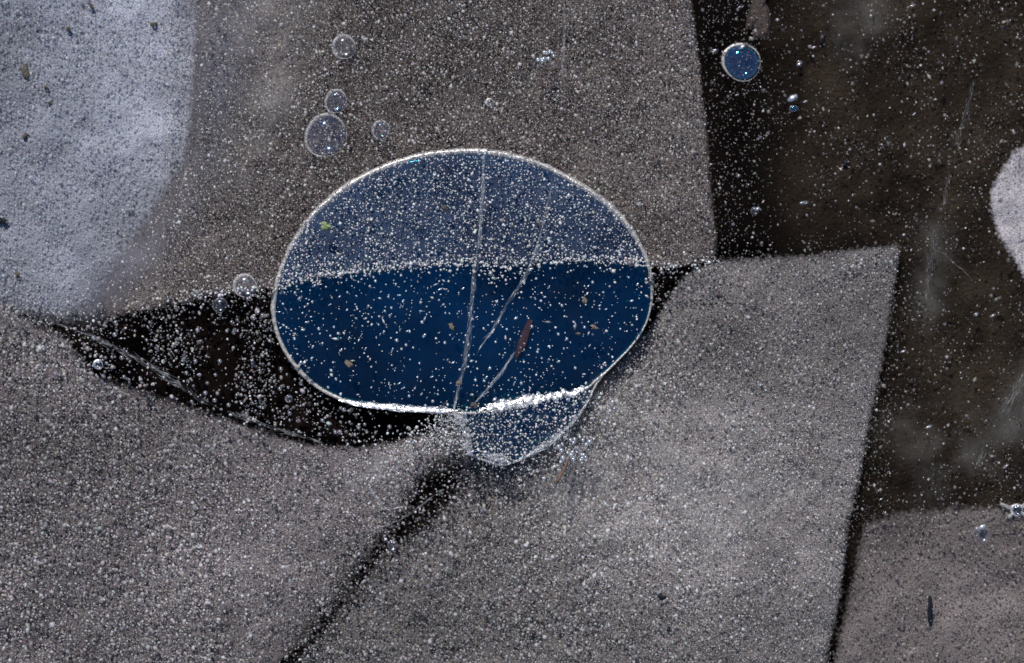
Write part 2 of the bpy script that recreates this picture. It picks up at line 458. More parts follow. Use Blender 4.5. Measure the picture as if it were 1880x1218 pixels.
soft_sheet("frost_haze", [(430, -60), (560, -60), (560, 120), (520, 330), (430, 330)], -.0040, M_wisp, "pale haze left of the small bubbles", 60, step=10)
M_wisp2 = sheet_mat("dim_haze", (.12, .112, .10), (.20, .19, .172), 230, 0, alpha=.42, bscale=500, veil=True)
soft_sheet("frost_haze", [(1960, 560), (1900, 640), (1840, 740), (1790, 840), (1850, 830), (1960, 740)], -.0112, M_wisp2, "broad pale wisp at the right edge above the corner", 34, step=8)
soft_sheet("frost_haze", [(1690, 400), (1740, 420), (1730, 560), (1690, 620), (1680, 500)], -.0114, M_wisp2, "dim pale smudge right of the lower grey ice corner", 30, step=8)
soft_sheet("frost_haze", [(1540, -60), (1640, -60), (1620, 60), (1570, 120), (1530, 50)], -.0114, M_wisp2, "dim pale smudge at the top of the dark right side", 44, step=8)
soft_sheet("frost_haze", [(1640, 780), (1760, 740), (1830, 860), (1700, 910)], -.0114, M_wisp2, "dim cloud of frost above the lower right corner", 60, step=10)
M_shade_veil = sheet_mat("blue_shade_veil", (.125, .13, .162), (.20, .205, .242), 50, 0, alpha=.85, bscale=500, veil=True, floor=.45)
soft_sheet("frost_shade_veil", E2_POLY, -.0090, M_shade_veil, "soft grey shadow band painted as a veil along the edge of the bright corner", 45)  # shadow band beside the bright corner, put into the veil's colour
M_veil2 = sheet_mat("thin_veil", (.17, .23, .38), (.24, .30, .44), 60, 0, alpha=.20, bscale=500, veil=True, floor=.6)
UPPER = [tuple(p) for p in BUBBLE if p[1] < np.interp(p[0], [e[0] for e in EDGE], [e[1] for e in EDGE])]
k0 = max(range(1, len(UPPER)), key=lambda i: math.dist(UPPER[i], UPPER[i - 1]))
UPPER = UPPER[k0:] + UPPER[:k0] if math.dist(UPPER[k0], UPPER[k0 - 1]) > 50 else UPPER
soft_sheet("frost_shade_veil", UPPER + [p for p in (EDGE[::-1] if UPPER[-1][0] > UPPER[0][0] else EDGE) if 530 < p[0] < 1170], -.0046, M_veil2, "thin milky veil over the top half of the big bubble", 6, step=5)

# ------------------------------------------------------------------ fields of tiny bubbles (stuff)
t_ = (1 + 5 ** .5) / 2
ICO_V = np.array([(-1, t_, 0), (1, t_, 0), (-1, -t_, 0), (1, -t_, 0), (0, -1, t_), (0, 1, t_), (0, -1, -t_), (0, 1, -t_), (t_, 0, -1), (t_, 0, 1), (-t_, 0, -1), (-t_, 0, 1)]) / math.hypot(1, t_)
ICO_F = np.array([(0, 11, 5), (0, 5, 1), (0, 1, 7), (0, 7, 10), (0, 10, 11), (1, 5, 9), (5, 11, 4), (11, 10, 2), (10, 7, 6), (7, 1, 8), (3, 9, 4), (3, 4, 2), (3, 2, 6), (3, 6, 8), (3, 8, 9), (4, 9, 5), (2, 4, 11), (6, 2, 10), (8, 6, 7), (9, 8, 1)])
OCT_V = np.array([(1, 0, 0), (-1, 0, 0), (0, 1, 0), (0, -1, 0), (0, 0, 1), (0, 0, -1)], float)
OCT_F = np.array([(0, 2, 4), (2, 1, 4), (1, 3, 4), (3, 0, 4), (2, 0, 5), (1, 2, 5), (3, 1, 5), (0, 3, 5)])
TRIS = [0]

def rot_mats(n):
    q = rng.normal(size=(n, 4)); q /= np.linalg.norm(q, axis=1)[:, None]
    w, x, y, z = q.T
    return np.stack([1 - 2 * (y * y + z * z), 2 * (x * y - z * w), 2 * (x * z + y * w), 2 * (x * y + z * w), 1 - 2 * (x * x + z * z), 2 * (y * z - x * w),
                     2 * (x * z - y * w), 2 * (y * z + x * w), 1 - 2 * (x * x + y * y)], -1).reshape(n, 3, 3)

def balls(name, P, r, tint, m, fine=False, stretch=None):
    BV, BF = (ICO_V, ICO_F) if fine else (OCT_V * 1.08, OCT_F)
    n = len(P)
    Rm = rot_mats(n)
    shp = np.clip(1 + rng.normal(0, .26, (n, 3)), .45, 1.8)
    if stretch is not None:
        shp[:, 0] *= stretch
    V = np.einsum('nij,nkj->nki', Rm, BV[None] * shp[:, None, :]) * r[:, None, None] + P[:, None, :]
    F = (BF[None] + (np.arange(n) * len(BV))[:, None, None]).reshape(-1)
    nf = n * len(BF)
    TRIS[0] += nf
    me = bpy.data.meshes.new(name)
    me.vertices.add(n * len(BV)); me.vertices.foreach_set("co", V.astype(np.float32).ravel())
    me.loops.add(nf * 3); me.loops.foreach_set("vertex_index", F.astype(np.int32))
    me.polygons.add(nf); me.polygons.foreach_set("loop_start", np.arange(0, nf * 3, 3, dtype=np.int32))
    me.polygons.foreach_set("use_smooth", np.ones(nf, bool))
    a = me.attributes.new("tint", 'FLOAT_COLOR', 'POINT')
    c = np.ones((n, len(BV), 4), np.float32); c[:, :, :3] = tint[:, None, :]
    a.data.foreach_set("color", c.ravel())
    me.update(); me.validate()
    me.materials.append(m)
    o = bpy.data.objects.new(name, me); col.objects.link(o)
    return o

def scatter(bounds, spacing, dens, jitter=1.0):
    x0, y0, x1, y1 = bounds
    gx, gy = np.meshgrid(np.arange(x0, x1, spacing), np.arange(y0, y1, spacing))
    x = gx.ravel() + (rng.random(gx.size) - .5) * spacing * 1.6 * jitter
    y = gy.ravel() + (rng.random(gx.size) - .5) * spacing * 1.6 * jitter
    k = rng.random(x.size) < dens(x, y)
    return x[k], y[k]

def tints(n, base, var=.45, hue=.06):
    g = np.exp(rng.normal(0, var, n))
    c = np.array(base)[None] * g[:, None] * (1 + rng.normal(0, hue, (n, 3)))
    return np.clip(c, .005, .85)

def field(name, label, x, y, z, rpx, tint, m=None, fine=False, stretch=None):
    s = (H - z) / FPX
    P = np.stack([(x - 940) * s, -(y - 609) * s, z], -1)
    o = balls(name, P, rpx * s, tint, m or M_grain, fine, stretch)
    tag(o, label, None, None, "stuff")
    return o


MG = 110
FR = (-MG, -MG, 1880 + MG, 1218 + MG)
def edge_noise(x, y, k=.03): return (N1.fbm(x * k, y * k) - .5)

# A: the upper layer, in front of the big bubble; packed along its lower edge
def dA(x, y):
    d = sdist(x, y, A_POLY) + edge_noise(x, y) * 14
    e = pdist(x, y, EDGE[1:])
    over = sdist(x, y, BUBBLE) > 0
    base = np.where(over, .66, .55) * (.45 + 1.1 * N2.fbm(x * .02, y * .02, 5))
    base = base + .25 * np.exp(-(e / 16) ** 2) * (x > 330) * (x < 1240)
    base *= 1 - .95 * sstep(-25, 10, sdist(x, y, E_POLY))
    return base * sstep(-5, 4, d)
x, y = scatter((-MG, -MG, 1340, 640), 4.0, dA)
n = len(x)
e = np.exp(-(pdist(x, y, EDGE[1:]) / 16) ** 2)
r = np.clip(rng.lognormal(math.log(1.35), .42, n), .7, 4.0) * (1 + .25 * e)
z = -.0012 - rng.random(n) * .0026
over = sdist(x, y, BUBBLE) > -4
field("bubble_cloud", "speckled layer of tiny bubbles across the ice above the big bubble", x[~over], y[~over], z[~over] - .002, r[~over], tints((~over).sum(), (.52, .485, .455), .46))
field("bubble_cloud", "white specks crowding the top half of the big bubble", x[over], y[over], z[over], r[over] * .98, tints(over.sum(), (.62, .62, .62), .38), M_grain_bright)

# the bright string of bubbles packed along the edge across the big bubble
def dS(x, y):
    e_ = pdist(x, y, EDGE[2:])
    v = np.exp(-(e_ / 4.8) ** 2) * .95 + .45 * np.exp(-(((x - 905) / 32) ** 2 + ((y - 503) / 12) ** 2)) + .10 * np.exp(-(e_ / 20) ** 2)
    return v * np.where(sdist(x, y, BUBBLE) > -3, 1.25, .5) * sstep(200, 420, x)
x, y = scatter((190, 440, 1325, 600), 4.6, dS)
n = len(x)
field("bubble_cloud", "bright string of bubbles along the boundary across the big bubble", x, y, -.0010 - rng.random(n) * .0022, np.clip(rng.lognormal(math.log(2.3), .28, n), 1.2, 4.4), tints(n, (.70, .70, .70), .28), M_grain_bright)

# A2: finer bubbles deeper down behind the big bubble
def dA2(x, y):
    d = sdist(x, y, A_POLY) + edge_noise(x, y) * 12
    return .8 * sstep(-4, 4, d) * (sdist(x, y, BUBBLE) < 6) * (x > 300) * (.55 + .9 * N3.fbm(x * .015, y * .015))
x, y = scatter((250, -MG, 1340, 640), 3.5, dA2)
n = len(x)
field("bubble_cloud", "fine brownish bubbles behind the upper layer around the big bubble", x, y, -.0078 - rng.random(n) * .002, np.clip(rng.lognormal(math.log(1.3), .3, n), .7, 3), tints(n, (.30, .27, .255), .38))

# E: the bright corner
def dE(x, y):
    d = sdist(x, y, E_POLY) + edge_noise(x, y) * 8
    return .95 * sstep(-6, 6, d) * (.75 + .5 * N3.fbm(x * .02, y * .02))
x, y = scatter((-MG, -MG, 420, 640), 4.4, dE)
n = len(x)
g = .75 + .5 * N2.fbm(x * .008, y * .008) + .22 * np.exp(-((x - 330) / 60) ** 2) * (y < 320)
field("bubble_cloud", "dense bright bubbles in the bluish upper left corner", x, y, -.0119 - rng.random(n) * .0012, np.clip(rng.lognormal(math.log(1.6), .3, n), .9, 3.4), tints(n, (.56, .585, .67), .24) * g[:, None], M_grain)

# C: lower left
def dC(x, y):
    d = sdist(x, y, C_POLY) + edge_noise(x, y) * 22
    return 1.1 * sstep(-16, 14, d) * (.35 + 1.1 * N3.fbm(x * .015, y * .015, 5))
x, y = scatter((-MG, 540, 900, 1218 + MG), 3.7, dC)
n = len(x)
g = frC(x, y) ** .7
r = np.clip(rng.lognormal(math.log(1.42), .48, n), .7, 4.4) * np.where(x < 420, 1.08, .9)
field("bubble_cloud", "dense grey bubbles filling the lower left below the dark gap", x, y, -.0070 - rng.random(n) * .0026, r, tints(n, (.50, .465, .46), .52) * g[:, None])

# D: lower right
def dD(x, y):
    d = sdist(x, y, D_POLY) + edge_noise(x, y) * 12 + 14 * (x < 900)
    wedge = np.exp(-(pdist(x, y, [(870, 860), (790, 940), (700, 1040), (640, 1150)]) / 60) ** 2)
    return 1.1 * sstep(-6, 6, d) * (.35 + 1.1 * N3.fbm(x * .017, y * .017, 5)) * (1 - .45 * wedge)
x, y = scatter((480, 430, 1680, 1218 + MG), 3.5, dD)
n = len(x)
t = sstep(1000, 1500, x)
g = frD(x, y) ** .7
r = np.clip(rng.lognormal(math.log(1.28), .48, n), .6, 4.2) * lerp(1.1, .8, t)
field("bubble_cloud", "dense grey bubbles filling the lower right beside the blue lobe", x, y, -.0072 - rng.random(n) * .0028, r, tints(n, (.54, .515, .50), .54) * g[:, None])

# F: lower right corner, out of focus
def dF(x, y):
    d = sdist(x, y, F_POLY) + edge_noise(x, y) * 10
    return .6 * sstep(-8, 8, d) * (.5 + N3.fbm(x * .02, y * .02))
x, y = scatter((1480, 900, 1880 + MG, 1218 + MG), 4.8, dF)
n = len(x)
field("bubble_cloud", "blurred taupe bubbles in the lower right corner", x, y, -.0098 - rng.random(n) * .0016, np.clip(rng.lognormal(math.log(1.7), .3, n), .9, 3.4), tints(n, (.32, .285, .275), .35))

# J: sparse bubbles through the dark right side
RIGHT = [(1268, -200), (2300, -200), (2300, 940), (1600, 960), (1545, 1000), (1530, 1230), (1500, 1230), (1550, 950), (1600, 750), (1648, 455), (1312, 480), (1300, 300)]
def dJ(x, y):
    d = sdist(x, y, RIGHT)
    near = np.exp(-((x - 1330) / 80) ** 2) * (y < 480) + np.exp(-(sdist(x, y, D_POLY) / 40) ** 2) * (y > 520)
    cl = sstep(.42, .7, N3.fbm(x * .018, y * .018))
    return sstep(-4, 4, d) * (.13 + .34 * near + .34 * cl) * (sdist(x, y, F_POLY) < -4)
x, y = scatter((1250, -MG, 1880 + MG, 1218 + MG), 4.4, dJ)
n = len(x)
t = sstep(1380, 1650, x)
field("bubble_cloud", "sparse dim bubbles adrift in the dark right side", x, y, -.0075 - t * .0015 * rng.random(n) - rng.random(n) * .003, np.clip(rng.lognormal(math.log(1.25), .48, n), .6, 5), tints(n, (.20, .182, .172), .7))

# L: loose bubbles in the dark gap left of the big bubble
def dL(x, y):
    d = sdist(x, y, LEAF) + edge_noise(x, y) * 10
    cl = sstep(.40, .66, N2.fbm(x * .017 + 3, y * .017))
    top = np.exp(-(pdist(x, y, EDGE[1:]) / 26) ** 2)
    return sstep(-6, 6, d) * (.16 + .66 * cl + .35 * top) * (sdist(x, y, BUBBLE) < 4)
x, y = scatter((0, 480, 1320, 830), 4.8, dL)
n = len(x)
field("bubble_cloud", "loose bubbles in the dark gap left of the big bubble", x, y, -.005 - rng.random(n) * .005, np.clip(rng.lognormal(math.log(1.65), .48, n), .8, 5.5), tints(n, (.26, .248, .245), .6), M_grain_soft, fine=True)

# the soft diagonal gap between the two lower sheets
def dGap(x, y):
    e_ = pdist(x, y, [(850, 850), (790, 920), (720, 1000), (660, 1060), (610, 1130), (540, 1218), (480, 1330)])
    w = lerp(62, 30, sstep(900, 1100, y))
    return .65 * np.exp(-(e_ / w) ** 2) * (.5 + N2.fbm(x * .03, y * .03)) * (sdist(x, y, LOBE) < -3)
x, y = scatter((440, 790, 960, 1218 + MG), 5.0, dGap)
n = len(x)
field("bubble_cloud", "bubbles scattered in the dark diagonal gap below the lobe", x, y, -.0058 - rng.random(n) * .003, np.clip(rng.lognormal(math.log(2.0), .35, n), .9, 4.2), tints(n, (.24, .225, .22), .6), M_grain_soft)

# K: bubbles over the lower lobe and the frost burst where it joins
def dK(x, y):
    d = sdist(x, y, LOBE)
    j = np.exp(-(((x - 838) / 40) ** 2 + ((y - 786) / 26) ** 2)) + .8 * np.exp(-(((x - 908) / 30) ** 2 + ((y - 838) / 16) ** 2)) + .7 * np.exp(-(pdist(x, y, [(840, 765), (858, 800), (858, 830)]) / 9) ** 2)
    lip = np.exp(-(pdist(x, y, [(850, 762), (930, 750), (1010, 733), (1070, 717)]) / 9) ** 2)
    j = j + .55 * np.exp(-(((x - 800) / 75) ** 2 + ((y - 806) / 26) ** 2))
    below = y > 756 - (x - 850) * .17
    return np.clip(.78 * sstep(-2, 3, d) * below + j * 1.3 + .75 * lip, 0, 1)
x, y = scatter((640, 690, 1110, 880), 4.6, dK)
n = len(x)
field("bubble_cloud", "bright bubbles crowded over the blue lower lobe", x, y, -.0015 - rng.random(n) * .0026, np.clip(rng.lognormal(math.log(1.8), .32, n), .9, 4), tints(n, (.62, .62, .62), .35), M_grain_bright)

# frost grains spreading from the junction and beside the lobe
def dFan(x, y):
    v = 1.0 * blob(x, y, 828, 790, 34, 26) + .75 * np.exp(-(pdist(x, y, [(826, 792), (760, 818), (690, 842), (620, 880)]) / 22) ** 2) * sstep(590, 760, x)
    v += .85 * blob(x, y, 1052, 822, 40, 34) + .5 * blob(x, y, 985, 858, 70, 22) + .5 * blob(x, y, 1120, 760, 40, 40) + .7 * blob(x, y, 906, 842, 26, 14)
    return np.clip(v, 0, 1) * (.35 + .9 * N3.fbm(x * .04, y * .04))
x, y = scatter((560, 700, 1180, 930), 3.9, dFan)
n = len(x)
field("bubble_cloud", "bright frost grains spreading from the neck of the lobe", x, y, -.0022 - rng.random(n) * .003, np.clip(rng.lognormal(math.log(1.25), .5, n), .6, 4), tints(n, (.66, .66, .65), .4), M_grain_bright)

# I: finest specks over the deep blue half (the larger ones follow as objects)
def dI(x, y):
    return (sdist(x, y, BUBBLE) > 4) * (sdist(x, y, A_POLY) < -4) * (.11 + .20 * sstep(.45, .7, N2.fbm(x * .02, y * .02)))
x, y = scatter((500, 470, 1200, 760), 5.4, dI)
n = len(x)
st = np.where(rng.random(n) < .12, 2.6, 1.0)
field("bubble_cloud", "finest bubbles sprinkled over the deep blue half", x, y, -.0012 - rng.random(n) * .003, np.clip(rng.lognormal(math.log(1.35), .35, n), .7, 3), tints(n, (.6, .61, .62), .45), M_grain_bright, stretch=st)

# ------------------------------------------------------------------ the big bubble
def inset_rings(outline, profile, z0, cx, cy, bumpy=0.0):
    """Lens-shaped body: rings shrunk inwards along the outline's own normals; profile = [(inset px, height m)]."""
    c = np.asarray(outline, float)
    n = len(c)
    area = np.sum(c[:, 0] * np.roll(c[:, 1], -1) - np.roll(c[:, 0], -1) * c[:, 1])
    V, F = [], []
    for i, (ins, h) in enumerate(profile):
        t = np.roll(c, -3, 0) - np.roll(c, 3, 0)
        nn = np.c_[-t[:, 1], t[:, 0]]
        nn /= np.linalg.norm(nn, axis=1)[:, None] + 1e-9
        if area < 0: nn = -nn
        if ins < 45:
            ring = c + nn * ins
        else:
            base = c + nn * 44
            k = 1 - (ins - 44) / 320.0
            ring = np.c_[cx + (base[:, 0] - cx) * k, cy + (base[:, 1] - cy) * k]
        for j, (x, y) in enumerate(ring):
            V.append(W(x, y, z0 + h))
        if i:
            for j in range(n):
                a, b = (i - 1) * n + j, (i - 1) * n + (j + 1) % n
                F.append((a, b, b + n, a + n))
    V.append(W(cx, cy, z0 + profile[-1][1]))
    k = len(V) - 1; o = (len(profile) - 1) * n
    for j in range(n):
        F.append((o + j, o + (j + 1) % n, k))
    # flat underside
    V.append(W(cx, cy, z0 - .0008)); k = len(V) - 1
    for j in range(n):
        F.append(((j + 1) % n, j, k))
    me = pydata("body", V, F)
    bm = bmesh.new(); bm.from_mesh(me)
    bmesh.ops.recalc_face_normals(bm, faces=bm.faces[:]); bm.to_mesh(me); bm.free()
    return me

def tube(line, z, rad, closed=False, seg=8, wob=0.0, zscale=1.0, name="rim"):
    """Round bead following a pixel path; rad in pixels, a number or one per point."""
    c = np.asarray(line, float)
    n = len(c)
    rad = np.broadcast_to(np.asarray(rad, float), (n,)).copy()
    zc = np.broadcast_to(np.asarray(z, float), (n,)).copy()
    if wob:
        rad *= 1 + wob * (N1.fbm(c[:, 0] * .12, c[:, 1] * .12, 3) - .5) * 2
        c = c + np.c_[N2.fbm(c[:, 0] * .09, c[:, 1] * .09, 3) - .5, N3.fbm(c[:, 0] * .09, c[:, 1] * .09, 3) - .5] * wob * 6
    if closed:
        t = np.roll(c, -1, 0) - np.roll(c, 1, 0)
    else:
        t = np.gradient(c, axis=0)
    t /= np.linalg.norm(t, axis=1)[:, None] + 1e-9
    nn = np.c_[-t[:, 1], t[:, 0]]
    V, F = [], []
    for i in range(n):
        for k in range(seg):
            a = 2 * math.pi * k / seg
            p = c[i] + nn[i] * math.cos(a) * rad[i]
            zz = zc[i] + math.sin(a) * rad[i] * PX(zc[i]) * zscale
            V.append(W(p[0], p[1], zz))
    for i in range(n if closed else n - 1):
        for k in range(seg):
            a, b = i * seg + k, i * seg + (k + 1) % seg
            i2 = (i + 1) % n
            F.append((a, b, i2 * seg + (k + 1) % seg, i2 * seg + k))
    if not closed:
        F.append(tuple(range(seg))); F.append(tuple((n - 1) * seg + k for k in reversed(range(seg))))
    me = pydata(name, V, F)
    bm = bmesh.new(); bm.from_mesh(me)
    bmesh.ops.recalc_face_normals(bm, faces=bm.faces[:]); bm.to_mesh(me); bm.free()
    return me

def empty(name, loc):
    o = bpy.data.objects.new(name, None)
    o.empty_display_size = .005
    o.location = loc
    col.objects.link(o)
    return o

def child(name, me, m, root):
    """Mesh built in world coordinates, hung under root."""
    o = link(name, me, m, root)
    o.matrix_parent_inverse = Matrix.Translation(root.location).inverted()
    return o

BZ = -.0068
big = empty("air_bubble", W(850, 520, -.0085))
tag(big, "large flattened air bubble with a deep blue lower half and bright rim", "bubble")
prof = [(0, 0), (1.5, .00028), (4, .0005), (8, .00062), (14, .00075), (22, .00087), (34, .00099), (44, .00106), (80, .00116), (130, .00122), (200, .00125), (280, .00125)]
child("body", inset_rings(BUBBLE, prof, BZ, 850, 520), M_body, big)
# rim bead, thicker on the upper left and right, thin along the lower left
bc = BUBBLE
top = (bc[:, 1] < 705) | (bc[:, 0] < 850)
i0 = int(np.argmin(np.hypot(bc[:, 0] - 828, bc[:, 1] - 758)))
roll = np.roll(bc, -i0, 0)
i1 = int(np.argmin(np.hypot(roll[:, 0] - 1100, roll[:, 1] - 694)))
main_rim = roll[:i1 + 1]
rr = (.72 + .56 * N2.fbm(main_rim[:, 0] * .013, main_rim[:, 1] * .013, 2)) * 4.4 + 2.0 * sstep(520, 330, main_rim[:, 1]) - .9 * sstep(560, 700, main_rim[:, 1]) * (main_rim[:, 0] < 700) - 2.2 * sstep(980, 1100, main_rim[:, 0]) * sstep(420, 620, main_rim[:, 1])
child("rim", tube(main_rim, BZ + .0006, rr, wob=.25), M_rim, big)
lip = roll[i1:]
lip = np.vstack([lip, roll[:1]])
def slope_band(line, half, z, name, rag=.0):
    """Wall band added along the lower edge, shaped to mirror the sun as a flash: tilts from -6 to 46 degrees across the band."""
    c = resample(line, 2.5); n = len(c)
    t = np.gradient(c, axis=0); t /= np.linalg.norm(t, axis=1)[:, None]
    nn = np.c_[-t[:, 1], t[:, 0]]
    nn *= np.sign(nn[:, 1:2])                     # towards the bottom of the picture
    w = half * np.sin(np.linspace(.05, math.pi - .05, n)) ** .5
    hi = w * (1 + rag * (N1.fbm(c[:, 0] * .11, c[:, 1] * .11, 4) - .5) * 3)
    lo_ = w * (1 + rag * (N2.fbm(c[:, 0] * .11, c[:, 1] * .11, 4) - .5) * 3)
    K = 7
    V, F = [], []
    for i in range(n):
        h = 0.0; last = 0
        for k in range(K):
            u = -lo_[i] + (lo_[i] + hi[i]) * k / (K - 1)
            if k: h += (u - last) * PX(z) * math.tan(R(-6 + 52 * (k - .5) / (K - 1)))
            last = u
            p = c[i] + nn[i] * u
            V.append(W(p[0], p[1], z + h + (rag and (N3.one(np.array([c[i][0] * .2]), np.array([u * .3]))[0] - .5) * .00012)))
        if i:
            for k in range(K - 1):
                a = (i - 1) * K + k
                F.append((a, a + 1, a + K + 1, a + K))
    me = pydata(name, V, F)
    bm = bmesh.new(); bm.from_mesh(me)
    if sum(f.normal.z for f in bm.faces) < 0: bmesh.ops.reverse_faces(bm, faces=bm.faces[:])
    bm.to_mesh(me); bm.free()
    return me
child("rim", tube(resample(lip, 3), BZ + .0006, 2.4, wob=.6), M_rim, big)
child("flash_wall", slope_band(smooth_curve([(622, 735), (680, 744), (750, 750), (840, 754)], 8), 6.5, BZ + .0011, "flash_wall", .35), M_flash, big)  # added band, angled to throw the sun's flash at the lower edge
child("flash_wall", slope_band(smooth_curve([(880, 752), (930, 742), (990, 732), (1030, 725), (1072, 712)], 8), 9, BZ + .0011, "flash_wall", .9), M_flash, big)
def shrink_rings(outline, profile, z0, cx, cy):
    """Small lens: rings scaled towards the middle; profile = [(scale, height)]."""
    c = np.asarray(outline, float); n = len(c); V, F = [], []
    for i, (k, h) in enumerate(profile):
        for x_, y_ in c: V.append(W(cx + (x_ - cx) * k, cy + (y_ - cy) * k, z0 + h))
        if i:
            for j in range(n):
                a, b = (i - 1) * n + j, (i - 1) * n + (j + 1) % n
                F.append((a, b, b + n, a + n))
    V.append(W(cx, cy, z0 + profile[-1][1])); o = (len(profile) - 1) * n
    for j in range(n): F.append((o + j, o + (j + 1) % n, len(V) - 1))
    V.append(W(cx, cy, z0 - .0005))
    for j in range(n): F.append(((j + 1) % n, j, len(V) - 1))
    me = pydata("lobe", V, F)
    bm = bmesh.new(); bm.from_mesh(me); bmesh.ops.recalc_face_normals(bm, faces=bm.faces[:]); bm.to_mesh(me); bm.free()
    return me
lo = child("lobe", shrink_rings(LOBE, [(1, 0), (.985, .0002), (.95, .00034), (.88, .00043), (.7, .0005), (.4, .00053)], BZ - .0004, 965, 765), M_lobe, big)
lo["label"] = "small blue lobe hanging from the lower edge of the big bubble"
lr = LOBE[int(np.argmin(np.hypot(LOBE[:, 0] - 1104, LOBE[:, 1] - 686))):]
rim2 = tube(lr, BZ + .0004, 2.2, wob=.5)
ro = link("rim", rim2, M_rim, lo)
lb = resample(smooth_curve([(838, 762), (850, 780), (859, 800), (857, 818), (864, 832)], 6), 3)
rb = link("rim", tube(lb, BZ + .0010, 3.0, wob=.9), M_rim, lo)

# ------------------------------------------------------------------ medium bubbles, each one known from the photograph
def ball_mesh(name, seg=24, rings=12):
    bm = bmesh.new()
    bmesh.ops.create_uvsphere(bm, u_segments=seg, v_segments=rings, radius=1)
    me = bpy.data.meshes.new(name); bm.to_mesh(me); bm.free()
    me.polygons.foreach_set("use_smooth", [True] * len(me.polygons))
    return me

def ring_bubble(px, py, rpx, z, label, blue=.5, rim=2.4, squash=.45, oval=1.0, group=None, glint=None, rim_m=None):
    root = empty("air_bubble", W(px, py, z))
    tag(root, label, "bubble", group)
    b = ball_mesh("film")
    s = rpx * PX(z)
    for v in b.vertices:
        th = math.atan2(-v.co.y, v.co.x); k_ = 1 + .035 * math.cos(2 * th + px) + .022 * math.cos(3 * th + py)
        v.co = Vector((v.co.x * k_, v.co.y * k_, v.co.z))
        v.co = (v.co.x * s, v.co.y * s * oval, v.co.z * s * squash)
    b.materials.append(M_blue if blue > .7 else (M_haze if blue > .4 else M_film))
    o = bpy.data.objects.new("film", b); col.objects.link(o); o.parent = root
    an = np.linspace(0, 2 * math.pi, 40, endpoint=False)
    wb = 1 + .035 * np.cos(2 * an + px) + .022 * np.cos(3 * an + py)
    ln = np.c_[px + np.cos(an) * rpx * wb, py + np.sin(an) * rpx * oval * wb]
    child("rim", tube(ln, z, rim * (.62 + .55 * np.cos(an - 3.9)), True, wob=.25), rim_m or M_rim, root)
    if glint:
        gx, gy, gr = glint
        g = tube(np.array([(gx - gr, gy + gr * .6), (gx, gy), (gx + gr, gy - gr * .7)]), z + s * squash * .9, [gr * .4, gr * .8, gr * .35], wob=.3)
        child("painted_glint", g, M_spark, root)  # white bead standing for a glint, its brightness put into the colour
    return root

M_blue = film_mat("blue_film", .17, (.03, .58, 1.0), .06, .03, (.45, .45, .55))
M_spark = film_mat("glint_white", .8, (1, 1, 1), .35, .8, (.85, .85, .85))
M_haze = film_mat("hazy_film", .06, (.2, .5, 1), .1, .04, (.4, .4, .44))
M_grey = film_mat("grey_film", .06, (.8, .85, 1), .2, .12, (.55, .53, .52))
ring_bubble(632, 87, 21, -.0058, "faint frosted round bubble, topmost of those above the big bubble", .2, rim=3, rim_m=M_soft_rim)
ring_bubble(617, 187, 19, -.0058, "small round bubble touching the top of the bluish one", .5, oval=1.12, rim=2.8, rim_m=M_soft_rim, glint=(618, 172, 2))
ring_bubble(599, 250, 38, -.0058, "bluish round bubble filled with specks, up and left of the big bubble", .6, rim=3.6, rim_m=M_soft_rim)
ring_bubble(700, 239, 16, -.0058, "small round bubble just right of the bluish one", .5, rim=2.6, rim_m=M_soft_rim)
ring_bubble(899, 188, 6.5, -.002, "tiny lone ring bubble straight above the big bubble", .2, rim=1.8)
ring_bubble(1362, 115, 34, -.0100, "clear blue round bubble with white glints on the dark right side", .8, rim=3.2, glint=(1363, 87, 5), squash=.5)
ring_bubble(451, 526, 21, -.0035, "round frosted bubble on the edge left of the big bubble", .2, rim=3, rim_m=M_soft_rim)
ring_bubble(404, 561, 13, -.0045, "smaller frosted bubble below left of the one on the edge", .2, rim=1.6, rim_m=M_grey)
ring_bubble(181, 670, 8, -.003, "tiny bright ring bubble in the left tip of the dark gap", .2, rim=2.6, rim_m=M_spark)
ring_bubble(1803, 982, 16, -.0100, "pale blurred bubble with a white glint in the lower right corner", .2, rim=1.2, glint=(1803, 968, 6), rim_m=M_grey)
ring_bubble(1126, 743, 11, -.004, "faint ring bubble just right of the blue lobe", .2, rim=1.2, rim_m=M_grey)
ring_bubble(721, 1001, 9, -.003, "black bubble with a white spark in the dark diagonal gap", .2, rim=1.0, glint=(722, 1009, 3), rim_m=M_grey)
ring_bubble(1458, 200, 8, -.0108, "small dark blister with a blue spot and white glint", .75, rim=1.2, oval=.7, glint=(1455, 181, 9), rim_m=M_grey)
ring_bubble(1468, 117, 5, -.0108, "small glinting bubble between the blue round bubble and the blister", .2, rim=1.2, glint=(1467, 118, 4), rim_m=M_grey)
ring_bubble(1386, 388, 7, -.0108, "brownish glinting bubble low on the dark right side", .2, rim=1.4, glint=(1391, 384, 4), rim_m=M_grey)
ring_bubble(531, 733, 6, -.003, "tiny brown ring bubble below left of the big bubble", .2, rim=2.2, rim_m=M_grey)
# a bubble with frosty arms
star = ring_bubble(1867, 937, 10, -.010, "bubble with frosty white arms at the right edge", .6, rim=3.2, glint=(1869, 930, 3))
for (ax, ay) in ((1836, 925), (1850, 950), (1892, 950), (1885, 925)):
    child("arm", tube(resample(np.array([(1867 + (ax - 1867) * .3, 937 + (ay - 937) * .3), (ax, ay)]), 3), -.010, 4.0, wob=.6), M_soft_rim, star)

